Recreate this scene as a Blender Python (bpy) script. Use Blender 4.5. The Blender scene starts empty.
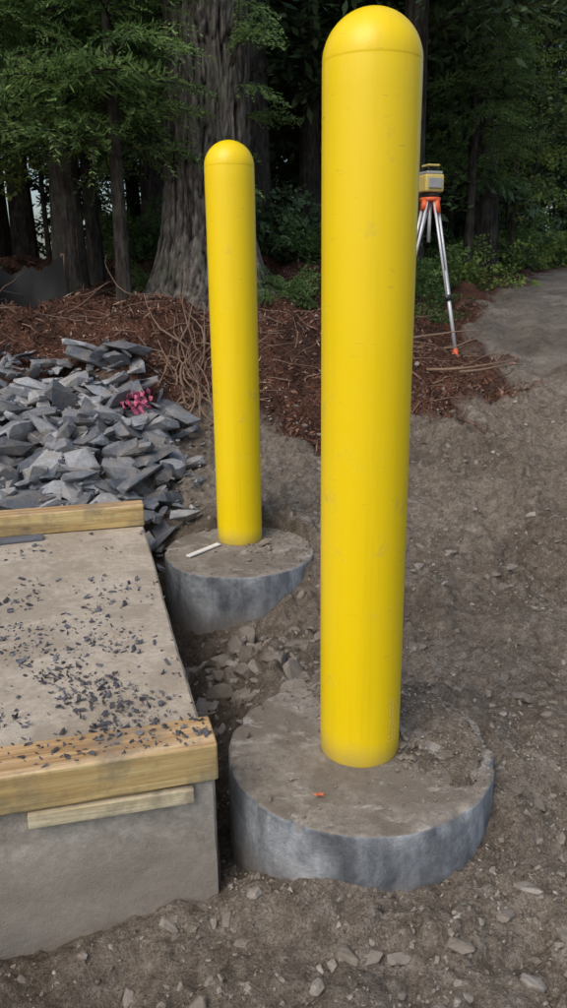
import bpy, bmesh, math, random
import numpy as np
from mathutils import Vector, Matrix, Euler

random.seed(7)
scene = bpy.context.scene
scene.view_settings.view_transform = 'Standard'
scene.view_settings.look = 'None'
scene.view_settings.exposure = 0

# ------------------------------------------------------------------ noise
def _h(ix, iy, iz, seed):
    ix = ix.astype(np.int64); iy = iy.astype(np.int64); iz = iz.astype(np.int64)
    h = (ix*374761393 + iy*668265263 + iz*1440670441 + seed*974634777) & 0xffffffff
    h = ((h ^ (h >> 13))*1274126177) & 0xffffffff
    h = (h ^ (h >> 16)) & 0xffffffff
    h = (h*2246822519) & 0xffffffff
    h = h ^ (h >> 15)
    return h/4294967295.0

def noise3(x, y, z, seed=0):
    x = np.asarray(x, float); y = np.asarray(y, float); z = np.asarray(z, float)
    x, y, z = np.broadcast_arrays(x, y, z)
    fx, fy, fz = np.floor(x), np.floor(y), np.floor(z)
    tx, ty, tz = x-fx, y-fy, z-fz
    tx = tx*tx*(3-2*tx); ty = ty*ty*(3-2*ty); tz = tz*tz*(3-2*tz)
    r = 0
    for dx in (0, 1):
        for dy in (0, 1):
            for dz in (0, 1):
                w = (tx if dx else 1-tx)*(ty if dy else 1-ty)*(tz if dz else 1-tz)
                r = r + w*_h(fx+dx, fy+dy, fz+dz, seed)
    return r*2-1

def noise2(x, y, seed=0):
    x = np.asarray(x, float); y = np.asarray(y, float)
    x, y = np.broadcast_arrays(x, y)
    an = .6+seed*.37
    x, y = x*math.cos(an)-y*math.sin(an), x*math.sin(an)+y*math.cos(an)
    fx, fy = np.floor(x), np.floor(y)
    tx, ty = x-fx, y-fy
    tx = tx*tx*(3-2*tx); ty = ty*ty*(3-2*ty)
    zz = np.zeros_like(fx)
    r = 0
    for dx in (0, 1):
        for dy in (0, 1):
            w = (tx if dx else 1-tx)*(ty if dy else 1-ty)
            r = r + w*_h(fx+dx, fy+dy, zz, seed)
    return r*2-1

def fbm2(x, y, oct=3, seed=0):
    r = 0; a = 1; s = 1
    for i in range(oct):
        r = r + a*noise2(x*s+i*13.7, y*s-i*7.3, seed+i); a *= .5; s *= 2.1
    return r

def sstep(x, a, b):
    t = np.clip((np.asarray(x, float)-a)/(b-a), 0, 1)
    return t*t*(3-2*t)

# ------------------------------------------------------------------ layout
PAD1 = (0.180, 1.672, 0.325)
PAD2 = (-0.187, 3.09, 0.315)
BOL1 = (0.180, 1.674)
BOL2 = (-0.192, 3.228)
BOLR, BOLH = 0.0965, 1.597
A = math.radians(14.5)
C0 = np.array([-0.150, 1.412])
E1 = np.array([-math.cos(A), -math.sin(A)])
E2 = np.array([-math.sin(A), math.cos(A)])
SLAB_Z = 0.104
SLAB_D = 1.88
SLAB_W = 2.4

def road_left(Y):
    return np.interp(Y, [4.6, 5.2, 6.8, 7.5, 10, 14, 20, 30], [2.2, 1.65, 1.5, 1.85, 2.75, 4.9, 9.5, 19])

def base_z(Y):
    return np.interp(Y, [-5, 1.2, 2.0, 3.0, 3.8, 4.4, 5.4, 6.5, 8.0, 11, 16, 25, 400],
                        [-.15, -.145, -.09, -.04, .09, .2, .32, .47, .74, .98, 1.08, 1.2, 3.0])

def slab_coords(X, Y):
    dx = X-C0[0]; dy = Y-C0[1]
    return dx*E1[0]+dy*E1[1], dx*E2[0]+dy*E2[1]

def ground_masks(X, Y):
    n = fbm2(X*2.2, Y*2.2, 4, 31)
    ymin = np.where(X < .7, 4.42, 4.42+(X-.7)*.75)
    m = sstep(Y + n*.35, ymin-.12, ymin+.12)
    m = m*(1-sstep(X+n*.3, road_left(Y)-.15, road_left(Y)+.15))
    rd = sstep(X+n*.1, road_left(Y)-.1, road_left(Y)+.3)*sstep(Y, 4.8, 6.5)
    rd = rd*(1-sstep(X, road_left(Y)+4.4, road_left(Y)+5.0))
    return m, rd

def terrain(X, Y, fine=True):
    X = np.asarray(X, float); Y = np.asarray(Y, float)
    m, rd = ground_masks(X, Y)
    z = base_z(Y)
    z = z + .42*sstep(Y, 4.35, 5.6)*(1-sstep(X, .45, 1.5))*(1-.55*sstep(Y, 8, 14))
    z = z + .17*np.exp(-(((X+.15)/.55)**2+((Y-5.1)/.45)**2))
    z = z + .26*sstep(-X, .35, 1.15)*sstep(Y, 3.45, 4.5)*(1-sstep(Y, 4.9, 6.3))
    # land falls away to the left behind the bank
    z = z - np.minimum(.10*np.maximum(Y-8, 0), 3.0)*sstep(-X/np.maximum(Y, 1), .20, .30)*sstep(Y, 8, 9)
    s1, s2 = slab_coords(X, Y)
    d = -s1
    tr = np.exp(-(np.maximum(d-.07, 0)/.13)**2)*sstep(s2, -.05, .25)*(1-sstep(s2, 1.85, 2.2))
    z = z - .15*tr
    z = z - .14*np.exp(-(((X+.30)/.22)**2+((Y-2.68)/.20)**2))
    z = z - .10*np.exp(-(((X+.02)/.20)**2+((Y-2.72)/.16)**2))
    z = z - .06*np.exp(-(((X-.12)/.30)**2+((Y-2.45)/.22)**2))
    z = z - .065*(1-sstep(X, -.35, .20))*(1-sstep(Y, 1.3, 1.7))
    z = z - .03*(1-sstep(X, -.65, -.25))*(1-sstep(Y, 1.3, 1.7))
    z = z + .05*sstep(X, .55, 1.4)*(1-sstep(Y, 3, 4.5))
    rc = X-1.20-.22*np.sin(Y*.9-.6)
    wob = .05*noise2(Y*2.5, X*0+3, 71)
    for off in (-.36, .40, .95):
        z = z - .034*np.exp(-((rc-off+wob)/.10)**2)*sstep(Y, 1.4, 2.6)
        z = z + .024*np.exp(-((rc-off-.18+wob)/.06)**2)*sstep(Y, 1.4, 2.6)*(.6+.6*noise2(Y*5, X*2, 72))
    ra = np.hypot(X-3.4, Y-7.4)
    aa = np.arctan2(Y-7.4, X-3.4)
    lug = 0
    for rr0 in (2.7, 3.2, 3.7, 4.25, 4.8):
        msk = sstep(X, .15, .8)*(1-m)*sstep(Y, 2.1, 2.8)
        g = np.exp(-((ra-rr0+wob)/.10)**2)*msk
        z = z - .050*g
        z = z + .046*np.exp(-((ra-rr0-.17+wob)/.055)**2)*msk*(.75+.5*noise2(X*4, Y*4, 73))
        lug = lug+g*np.sin(aa*95+ra*30)
    rough = 1-.45*rd
    z = z + rough*(.030*fbm2(X*2.0, Y*2.0, 3, 3))
    z = z + .085*m*fbm2(X*3.2, Y*3.2, 4, 77)
    if fine:
        near = 1-sstep(np.hypot(X, Y), 9, 14)
        z = z + near*.009*lug
        z = z + near*rough*.022*fbm2(X*8, Y*8, 3, 5)
        patch = .45+.75*sstep(fbm2(X*1.6, Y*1.6, 2, 12), -.4, .4)
        dist = np.exp(-(((X-.05)/.45)**2+((Y-2.5)/.40)**2))
        cl = np.maximum(fbm2(X*15, Y*15, 3, 9)-.10, 0)
        z = z + near*rough*.034*cl*(patch+1.2*dist)
        cl2 = np.maximum(noise2(X*42, Y*42, 19)-.15, 0)
        z = z + near*rough*.018*cl2*(patch+.6*dist)
        z = z + near*.0060*noise2(X*80, Y*80, 15)
    r1 = np.hypot(X-PAD1[0], Y-PAD1[1]); r2 = np.hypot(X-PAD2[0], Y-PAD2[1])
    z = z + .085*np.exp(-((r1-PAD1[2])/.11)**2)*sstep((X-PAD1[0])*.45+(Y-PAD1[1])*.88, .06, .28)
    z = z + .05*np.exp(-((r2-PAD2[2])/.10)**2)*sstep((X-PAD2[0])*.6+(Y-PAD2[1])*.8, .14, .30)
    cover = (X-PAD1[0])*.80+(Y-PAD1[1])*.60 + .07*noise2(X*7, Y*7, 44)+.04*noise2(X*22, Y*22, 43)
    inside1 = np.where(cover > .090, .003+.085*(cover-.090)+.008*noise2(X*38, Y*38, 4)+.005*noise2(X*85, Y*85, 6), -.12)
    z = np.where(r1 < PAD1[2]-.010, np.minimum(np.maximum(z, inside1-.05*(r1 > PAD1[2]-.03)), inside1), z)
    z = np.where(r2 < PAD2[2]-.012, np.minimum(z, -.12), z)
    inslab = (s1 > .02) & (s2 > .02) & (s2 < SLAB_D-.02) & (s1 < SLAB_W-.02)
    z = np.where(inslab, np.minimum(z, -.2), z)
    return z

def tz(x, y):
    return float(terrain(np.array([x]), np.array([y]))[0])

# ------------------------------------------------------------------ materials
class NT:
    def __init__(s, name):
        s.m = bpy.data.materials.new(name); s.m.use_nodes = True
        s.t = s.m.node_tree; s.n = s.t.nodes; s.l = s.t.links
        s.b = s.n["Principled BSDF"]; s.out = s.n["Material Output"]
    def node(s, typ, **kw):
        n = s.n.new(typ)
        for k, v in kw.items(): setattr(n, k, v)
        return n
    def link(s, a, b): s.l.new(a, b)
    def coord(s, kind='Object', scale=(1, 1, 1)):
        tc = s.node('ShaderNodeTexCoord'); mp = s.node('ShaderNodeMapping')
        mp.inputs['Scale'].default_value = scale
        s.link(tc.outputs[kind], mp.inputs['Vector']); return mp.outputs[0]
    def noise(s, vec, scale, detail=4, rough=.6, dist=0):
        n = s.node('ShaderNodeTexNoise'); n.inputs['Scale'].default_value = scale
        n.inputs['Detail'].default_value = detail; n.inputs['Roughness'].default_value = rough
        n.inputs['Distortion'].default_value = dist
        s.link(vec, n.inputs['Vector']); return n.outputs['Fac']
    def ramp(s, fac, stops):
        r = s.node('ShaderNodeValToRGB'); e = r.color_ramp.elements
        while len(e) < len(stops): e.new(.5)
        for i, (p, c) in enumerate(stops):
            e[i].position = p; e[i].color = (c[0], c[1], c[2], 1) if hasattr(c, '__len__') else (c, c, c, 1)
        s.link(fac, r.inputs[0]); return r.outputs[0]
    def mix(s, fac, a, b, mode='MIX'):
        n = s.node('ShaderNodeMix', data_type='RGBA', blend_type=mode)
        for sock, v in ((n.inputs[0], fac), (n.inputs[6], a), (n.inputs[7], b)):
            if hasattr(v, 'links'): s.link(v, sock)
            elif hasattr(v, '__len__'): sock.default_value = (v[0], v[1], v[2], 1)
            else: sock.default_value = v
        return n.outputs[2]
    def math(s, op, a, b=0.0):
        n = s.node('ShaderNodeMath', operation=op)
        for sock, v in ((n.inputs[0], a), (n.inputs[1], b)):
            if hasattr(v, 'links'): s.link(v, sock)
            else: sock.default_value = v
        return n.outputs[0]
    def attr(s, name):
        n = s.node('ShaderNodeAttribute'); n.attribute_name = name; return n.outputs['Fac']
    def bump(s, h, strength=.5, dist=.01):
        n = s.node('ShaderNodeBump'); n.inputs['Strength'].default_value = strength
        n.inputs['Distance'].default_value = dist
        s.link(h, n.inputs['Height']); s.link(n.outputs[0], s.b.inputs['Normal'])
    def col(s, c):
        if hasattr(c, 'links'): s.link(c, s.b.inputs['Base Color'])
        else: s.b.inputs['Base Color'].default_value = (*c, 1)
    def rough(s, r):
        if hasattr(r, 'links'): s.link(r, s.b.inputs['Roughness'])
        else: s.b.inputs['Roughness'].default_value = r
    def spec(s, v): s.b.inputs['Specular IOR Level'].default_value = v

def mat_ground():
    g = NT("soil"); v = g.coord()
    n1 = g.noise(v, 2.5, 6, .65); n2 = g.noise(v, 26, 7, .75); n3 = g.noise(v, 170, 3, .8)
    c = g.ramp(n2, [(.32, (.155, .128, .100)), (.50, (.305, .266, .220)), (.70, (.49, .45, .39))])
    c = g.mix(.75, c, g.ramp(n1, [(.32, (.58, .53, .48)), (.62, (1.12, 1.08, 1.03))]), 'MULTIPLY')
    c = g.mix(.75, c, g.ramp(n3, [(.35, .42), (.6, 1.32)]), 'MULTIPLY')
    rc = g.mix(.55, g.ramp(n1, [(.35, (.20, .175, .148)), (.62, (.37, .34, .295))]), g.ramp(n2, [(.34, .55), (.6, 1.15)]), 'MULTIPLY')
    c = g.mix(g.math('MULTIPLY', g.attr('road'), .8), c, rc)
    n4 = g.noise(v, 75, 5, .85)
    mc = g.ramp(n4, [(.34, (.026, .014, .010)), (.5, (.120, .059, .040)), (.66, (.28, .155, .110))])
    mc = g.mix(.85, mc, g.ramp(g.noise(v, 3.5, 5), [(.38, (.42, .46, .50)), (.6, (1.15, 1.02, .96))]), 'MULTIPLY')
    c = g.mix(g.attr('mulch'), c, mc)
    dc = g.mix(g.attr('damp'), c, g.mix(1.0, c, (.50, .46, .42), 'MULTIPLY'))
    g.col(dc); g.rough(.95); g.spec(.2)
    hh = g.math('ADD', g.math('MULTIPLY', n2, .8), g.math('MULTIPLY', n3, .5))
    g.bump(hh, 1.0, .028)
    return g.m

def mat_concrete(name, c1, c2, stain, light, speck=.5, bump=.4, side=None, sidescale=(6, 6, 4), dust=.7, lf=.6, streak=False):
    g = NT(name); v = g.coord()
    n1 = g.noise(v, 5, 6, .65); n2 = g.noise(v, 45, 6, .75); n3 = g.noise(v, 260, 2)
    c = g.ramp(n1, [(.35, c1), (.65, c2)])
    c = g.mix(speck, c, g.ramp(n2, [(.35, .6), (.6, 1.15)]), 'MULTIPLY')
    c = g.mix(.35, c, g.ramp(n3, [(.35, .6), (.6, 1.1)]), 'MULTIPLY')
    n5 = g.noise(v, 3.2, 5, .65)
    c = g.mix(g.ramp(n5, [(.48, 0.), (.56, .75)]), c, stain)
    n6 = g.noise(g.coord('Object', (5, 9, 3)), 1.6, 6, .75, .3)
    c = g.mix(g.ramp(n6, [(.56, 0.), (.64, lf)]), c, light)
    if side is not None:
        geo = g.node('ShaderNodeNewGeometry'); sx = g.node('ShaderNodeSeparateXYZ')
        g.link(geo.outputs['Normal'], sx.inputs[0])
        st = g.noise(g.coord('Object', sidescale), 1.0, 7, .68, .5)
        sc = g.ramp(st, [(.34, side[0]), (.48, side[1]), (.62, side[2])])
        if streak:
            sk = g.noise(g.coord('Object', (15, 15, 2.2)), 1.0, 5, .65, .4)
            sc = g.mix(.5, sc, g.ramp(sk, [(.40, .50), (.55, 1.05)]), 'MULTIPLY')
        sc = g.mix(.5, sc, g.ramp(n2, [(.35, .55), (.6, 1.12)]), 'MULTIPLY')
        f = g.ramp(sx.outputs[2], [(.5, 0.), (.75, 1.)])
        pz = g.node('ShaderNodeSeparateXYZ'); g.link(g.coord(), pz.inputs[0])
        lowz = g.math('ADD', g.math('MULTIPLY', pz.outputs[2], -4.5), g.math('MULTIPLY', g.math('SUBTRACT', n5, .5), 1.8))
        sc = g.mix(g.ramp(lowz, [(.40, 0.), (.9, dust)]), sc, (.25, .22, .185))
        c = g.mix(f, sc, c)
    g.col(c); g.rough(.92); g.spec(.25)
    g.bump(g.math('ADD', n2, g.math('MULTIPLY', n3, .5)), bump, .005)
    return g.m

def mat_wood(name, c1, c2, c3, green=0.0, gcol=(.86, .93, .76)):
    g = NT(name)
    v = g.coord('Object', (1.1, 20, 20)); v2 = g.coord('Object', (4, 130, 130)); v3 = g.coord('Object', (1, 1, 1))
    n1 = g.noise(v, 1.5, 5, .6, .8); n2 = g.noise(v2, 1.5, 4, .7); n3 = g.noise(v3, 9, 5, .7)
    c = g.ramp(n1, [(.33, c1), (.5, c2), (.66, c3)])
    c = g.mix(.5, c, g.ramp(n2, [(.35, .55), (.6, 1.1)]), 'MULTIPLY')
    vo = g.node('ShaderNodeTexVoronoi'); vo.inputs['Scale'].default_value = 3.4
    g.link(g.coord('Object', (1, 2.4, 2.4)), vo.inputs['Vector'])
    c = g.mix(g.ramp(vo.outputs['Distance'], [(.04, .9), (.10, 0.)]), c, (.09, .045, .02))
    c = g.mix(g.ramp(n3, [(.46, 0.), (.64, .75)]), c, (.24, .20, .155))
    if green:
        geo = g.node('ShaderNodeNewGeometry'); sx = g.node('ShaderNodeSeparateXYZ')
        g.link(geo.outputs['Normal'], sx.inputs[0])
        f = g.ramp(sx.outputs[2], [(.4, green), (.8, 0.)])
        c = g.mix(f, c, g.mix(1.0, c, gcol, 'MULTIPLY'))
    g.col(c); g.rough(.75); g.spec(.3); g.bump(g.math('ADD', n2, n1), .4, .003)
    return g.m

def mat_rock(name, c1, c2, c3, rough=.75, bumpscale=45, dust=.55, dustc=(.28, .245, .205)):
    g = NT(name); v = g.coord()
    geo = g.node('ShaderNodeNewGeometry')
    c = g.ramp(geo.outputs['Random Per Island'], [(0, c1), (.55, c2), (1, c3)])
    n = g.noise(v, bumpscale, 5, .7); n1 = g.noise(v, 9, 5, .7)
    c = g.mix(.7, c, g.ramp(n, [(.3, .5), (.65, 1.2)]), 'MULTIPLY')
    c = g.mix(g.ramp(n1, [(.44, 0.), (.62, dust)]), c, dustc)
    g.col(c); g.rough(rough); g.spec(.4); g.bump(n, .7, .010)
    return g.m

def mat_foliage(name, c1, c2, c3, trans=.3):
    g = NT(name); v = g.coord('Object')
    oi = g.node('ShaderNodeObjectInfo'); geo = g.node('ShaderNodeNewGeometry')
    n = g.noise(v, 1.6, 2)
    f = g.math('ADD', g.math('MULTIPLY', geo.outputs['Random Per Island'], .45), g.math('MULTIPLY', n, .55))
    c = g.ramp(f, [(.2, c1), (.5, c2), (.85, c3)])
    c = g.mix(.4, c, g.ramp(oi.outputs['Random'], [(0, .6), (1, 1.2)]), 'MULTIPLY')
    g.col(c); g.rough(.65); g.spec(.3)
    if trans:
        tr = g.node('ShaderNodeBsdfTranslucent'); g.link(c, tr.inputs[0])
        ms = g.node('ShaderNodeMixShader'); ms.inputs[0].default_value = trans
        g.link(g.b.outputs[0], ms.inputs[1]); g.link(tr.outputs[0], ms.inputs[2]); g.link(ms.outputs[0], g.out.inputs[0])
    return g.m

def mat_bark(name, c1, c2, c3, useattr=False):
    g = NT(name); v = g.coord('Object', (1, 1, .22)); v2 = g.coord()
    n = g.noise(v, 30, 6, .7); n2 = g.noise(v2, 5, 4)
    c = g.ramp(n, [(.34, c1), (.52, c2), (.7, c3)])
    c = g.mix(g.ramp(n2, [(.5, 0.), (.72, .6)]), c, (.11, .13, .085))
    if useattr:
        c = g.mix(1.0, c, g.ramp(g.attr('furrow'), [(.18, .12), (.55, .85), (.9, 1.35)]), 'MULTIPLY')
    g.col(c); g.rough(.95); g.spec(.15); g.bump(n, .9, .02)
    return g.m

def mat_simple(name, c, rough=.6, metal=0, var=.3, scale=20, spec=.5):
    g = NT(name); v = g.coord(); n = g.noise(v, scale, 4)
    g.col(g.mix(var, c, g.ramp(n, [(.3, .5), (.7, 1.15)]), 'MULTIPLY'))
    g.rough(rough); g.b.inputs['Metallic'].default_value = metal; g.spec(spec)
    return g.m

def mat_yellow():
    g = NT("yellow_plastic"); v = g.coord(); vs = g.coord('Object', (30, 30, 1.2))
    n1 = g.noise(vs, 1.2, 5, .7); n2 = g.noise(v, 9, 6, .7); n3 = g.noise(v, 160, 2)
    y1 = (.93, .67, .001)
    c = g.mix(g.ramp(n1, [(.50, 0.), (.75, .40)]), y1, (.74, .52, .003))
    c = g.mix(g.ramp(n2, [(.60, 0.), (.70, .40)]), c, (.55, .43, .09))
    vsc = g.noise(g.coord('Object', (8, 8, 60)), 1.5, 3, .8)
    c = g.mix(g.ramp(vsc, [(.66, 0.), (.70, .40)]), c, (.48, .36, .06))
    sx = g.node('ShaderNodeSeparateXYZ'); g.link(v, sx.inputs[0])
    low = g.ramp(g.math('ADD', sx.outputs[2], g.math('MULTIPLY', n2, .10)), [(.045, .6), (.12, 0.)])
    c = g.mix(low, c, (.42, .33, .13))
    g.col(c); g.rough(g.ramp(n2, [(.3, .26), (.7, .46)])); g.spec(.5)
    g.bump(g.math('ADD', n1, g.math('MULTIPLY', n3, .2)), .09, .002)
    return g.m

M_SOIL = mat_ground()
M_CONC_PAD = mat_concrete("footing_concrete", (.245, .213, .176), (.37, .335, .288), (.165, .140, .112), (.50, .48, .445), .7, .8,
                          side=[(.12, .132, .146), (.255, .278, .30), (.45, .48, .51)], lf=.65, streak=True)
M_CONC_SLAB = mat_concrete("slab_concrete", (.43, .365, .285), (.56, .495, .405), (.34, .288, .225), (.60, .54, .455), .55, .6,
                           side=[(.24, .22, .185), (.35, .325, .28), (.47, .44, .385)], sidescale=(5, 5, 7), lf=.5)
M_WOOD = mat_wood("treated_lumber", (.34, .20, .09), (.58, .39, .20), (.70, .53, .32), green=.9)
M_WOOD2 = mat_wood("pine_lumber", (.50, .40, .24), (.66, .57, .39), (.74, .67, .50), green=.3)
M_SHALE = mat_rock("shale", (.075, .088, .110), (.19, .210, .238), (.46, .48, .50), dust=.65)
M_CHIP = mat_rock("shale_chips", (.035, .038, .052), (.09, .098, .125), (.24, .245, .27), bumpscale=90, dust=.2)
M_STONE = mat_rock("field_stone", (.18, .155, .125), (.27, .238, .20), (.38, .35, .31), .9, 45, .9, (.25, .215, .175))
M_CLOD = mat_rock("dirt_clods", (.15, .125, .098), (.28, .244, .20), (.43, .39, .335), .95, 90, .5, (.25, .215, .175))
M_CEDAR = mat_foliage("cedar_foliage", (.060, .125, .040), (.155, .265, .085), (.32, .44, .15), .35)
M_DARK = mat_foliage("hemlock_foliage", (.024, .050, .026), (.070, .125, .055), (.17, .25, .105), 0)
M_LEAF = mat_foliage("broadleaf_foliage", (.10, .19, .04), (.20, .31, .075), (.40, .42, .11))
M_BARK = mat_bark("old_bark", (.038, .033, .030), (.12, .106, .092), (.25, .227, .205), True)
M_BARK2 = mat_bark("dark_bark", (.018, .015, .013), (.055, .046, .04), (.12, .105, .09))
M_TWIG = mat_simple("dead_twig", (.25, .165, .115), .9, 0, .8, 3)
M_YEL = mat_yellow()
M_ALU = mat_simple("aluminium", (.70, .72, .74), .4, .3, .2)
M_ORANGE = mat_simple("orange_plastic", (.75, .13, .04), .5, 0, .2)
M_BLACK = mat_simple("black_rubber", (.02, .02, .022), .6)
M_FABRIC = mat_simple("black_geotextile", (.012, .012, .014), .7)
M_LYEL = mat_simple("instrument_yellow", (.66, .52, .16), .5)
M_LGREY = mat_simple("instrument_grey", (.36, .37, .37), .5)
M_PINK = mat_simple("pink_ribbon", (.80, .20, .34), .5, 0, .3)
M_WHITE = mat_simple("white_painted_wood", (.80, .79, .75), .7, 0, .25)
M_STEEL = mat_simple("weathered_steel", (.16, .18, .22), .5, .3, .4)

def mulch_mat():
    g = NT("bark_mulch_shreds"); geo = g.node('ShaderNodeNewGeometry')
    g.col(g.ramp(geo.outputs['Random Per Island'], [(0, (.032, .017, .012)), (.45, (.13, .064, .044)), (.85, (.27, .148, .105)), (1, (.44, .33, .25))]))
    g.rough(.95); g.spec(.15); return g.m
M_MULCH = mulch_mat()

# ------------------------------------------------------------------ mesh helpers
def mesh_np(name, V, F, mats, mi=None, smooth=False):
    me = bpy.data.meshes.new(name)
    V = np.asarray(V, float)
    if isinstance(F, np.ndarray):
        n, k = F.shape
        me.vertices.add(len(V)); me.vertices.foreach_set('co', V.ravel())
        me.loops.add(n*k); me.loops.foreach_set('vertex_index', F.ravel().astype(np.int32))
        me.polygons.add(n)
        me.polygons.foreach_set('loop_start', np.arange(0, n*k, k, dtype=np.int32))
        me.polygons.foreach_set('loop_total', np.full(n, k, dtype=np.int32))
        me.update(calc_edges=True)
    else:
        me.from_pydata(V.tolist(), [], F); me.update()
    for m in (mats if isinstance(mats, (list, tuple)) else [mats]): me.materials.append(m)
    if mi is not None: me.polygons.foreach_set('material_index', np.asarray(mi, dtype=np.int32))
    me.polygons.foreach_set('use_smooth', np.full(len(me.polygons), smooth))
    return me

def obj(name, me, parent=None, loc=(0, 0, 0), rot=None):
    o = bpy.data.objects.new(name, me); scene.collection.objects.link(o); o.location = loc
    if rot is not None: o.rotation_euler = rot
    if parent: o.parent = parent
    return o

def empty(name, loc=(0, 0, 0)):
    o = bpy.data.objects.new(name, None); scene.collection.objects.link(o); o.location = loc; o.empty_display_size = .1
    return o

def tube(pts, rad, sides=8, cap=True):
    pts = [Vector(p) for p in pts]; V = []; F = []
    n = len(pts)
    if not hasattr(rad, '__len__'): rad = [rad]*n
    for i, p in enumerate(pts):
        t = (pts[min(i+1, n-1)]-pts[max(i-1, 0)]).normalized()
        a = Vector((0, 0, 1)) if abs(t.z) < .9 else Vector((1, 0, 0))
        u = t.cross(a).normalized(); w = t.cross(u)
        for k in range(sides):
            an = 2*math.pi*k/sides
            V.append(tuple(p+(u*math.cos(an)+w*math.sin(an))*rad[i]))
    for i in range(n-1):
        for k in range(sides):
            a = i*sides+k; b = i*sides+(k+1) % sides
            F.append((a, b, b+sides, a+sides))
    if cap:
        F.append(tuple(range(sides-1, -1, -1))); F.append(tuple((n-1)*sides+k for k in range(sides)))
    return V, F

def join_vf(parts):
    V = []; F = []
    for v, f in parts:
        o = len(V); V += [tuple(p) for p in v]; F += [tuple(i+o for i in q) for q in f]
    return V, F

def box(name, size, mat, parent=None, loc=(0, 0, 0), rot=(0, 0, 0), bevel=.003, seg=2, rough=0, cuts=0):
    bm = bmesh.new(); bmesh.ops.create_cube(bm, size=1)
    bmesh.ops.scale(bm, vec=size, verts=bm.verts)
    if cuts:
        ed = [e for e in bm.edges if abs((e.verts[0].co-e.verts[1].co).x) > size[0]*.9]
        bmesh.ops.subdivide_edges(bm, edges=ed, cuts=cuts, use_grid_fill=True)
    sharp = [e for e in bm.edges if len(e.link_faces) == 2 and e.calc_face_angle(0) > .5]
    bmesh.ops.bevel(bm, geom=sharp, offset=bevel, segments=seg, affect='EDGES', profile=.6)
    if rough:
        for v in bm.verts:
            c = v.co
            v.co = c+Vector((0, math.sin(c.x*5+1)*rough+random.uniform(-1, 1)*rough*.35, math.sin(c.x*3.3)*rough+random.uniform(-1, 1)*rough*.35))
    me = bpy.data.meshes.new(name); bm.to_mesh(me); bm.free(); me.materials.append(mat)
    return obj(name, me, parent, loc, rot)

def lathe(name, prof, mat, parent=None, loc=(0, 0, 0), seg=96, smooth=True, fn=None):
    V = []; F = []
    n = len(prof)
    for r, z in prof:
        for k in range(seg):
            a = 2*math.pi*k/seg; V.append((r*math.cos(a), r*math.sin(a), z))
    for i in range(n-1):
        for k in range(seg):
            a = i*seg+k; b = i*seg+(k+1) % seg
            F.append((a, b, b+seg, a+seg))
    F.append(tuple(range(seg-1, -1, -1))); F.append(tuple((n-1)*seg+k for k in range(seg)))
    if fn: V = fn(np.array(V))
    me = mesh_np(name, V, F, mat, smooth=smooth)
    return obj(name, me, parent, loc)

# ------------------------------------------------------------------ ground
def grow(a, b, s, f):
    r = [a]
    while r[-1] < b: r.append(r[-1]+s); s *= f
    return r
ys = np.array([-400, -150, -60, -25, -10, -5, -3, -1.5, -.5] + list(np.arange(-.1, .9, .1)) +
              list(np.arange(.9, 3.7, .008)) + grow(3.7, 10, .010, 1.005) [1:] + grow(10.2, 420, .15, 1.09))
rx = grow(1.6, 420, .012, 1.03)[1:]; lx = grow(1.15, 420, .012, 1.03)[1:]
xs = np.array([-v for v in lx[::-1]] + list(np.arange(-1.15, 1.6, .008)) + rx)
GX, GY = np.meshgrid(xs, ys)
GZ = terrain(GX, GY)
nx, ny = len(xs), len(ys)
idx = np.arange(nx*ny).reshape(ny, nx)
F = np.stack([idx[:-1, :-1], idx[:-1, 1:], idx[1:, 1:], idx[1:, :-1]], -1).reshape(-1, 4)
me = mesh_np("ground", np.stack([GX, GY, GZ], -1).reshape(-1, 3), F, M_SOIL, smooth=True)
mm, rr = ground_masks(GX, GY)
mm = np.maximum(mm, sstep(GY, 15, 17)*(1-rr))
s1, s2 = slab_coords(GX, GY)
damp = np.clip(np.exp(-(np.maximum(-s1-.06, 0)/.12)**2)*sstep(s2, -.1, .3)*(1-sstep(s2, 1.8, 2.2)) +
               .40*sstep(fbm2(GX*1.3, GY*1.3, 3, 51), .1, .6), 0, 1)*(1-mm)
for nm, arr in (("mulch", mm), ("road", rr), ("damp", damp)):
    at = me.attributes.new(nm, 'FLOAT', 'POINT'); at.data.foreach_set('value', arr.ravel().astype(np.float32))
obj("ground", me)

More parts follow.
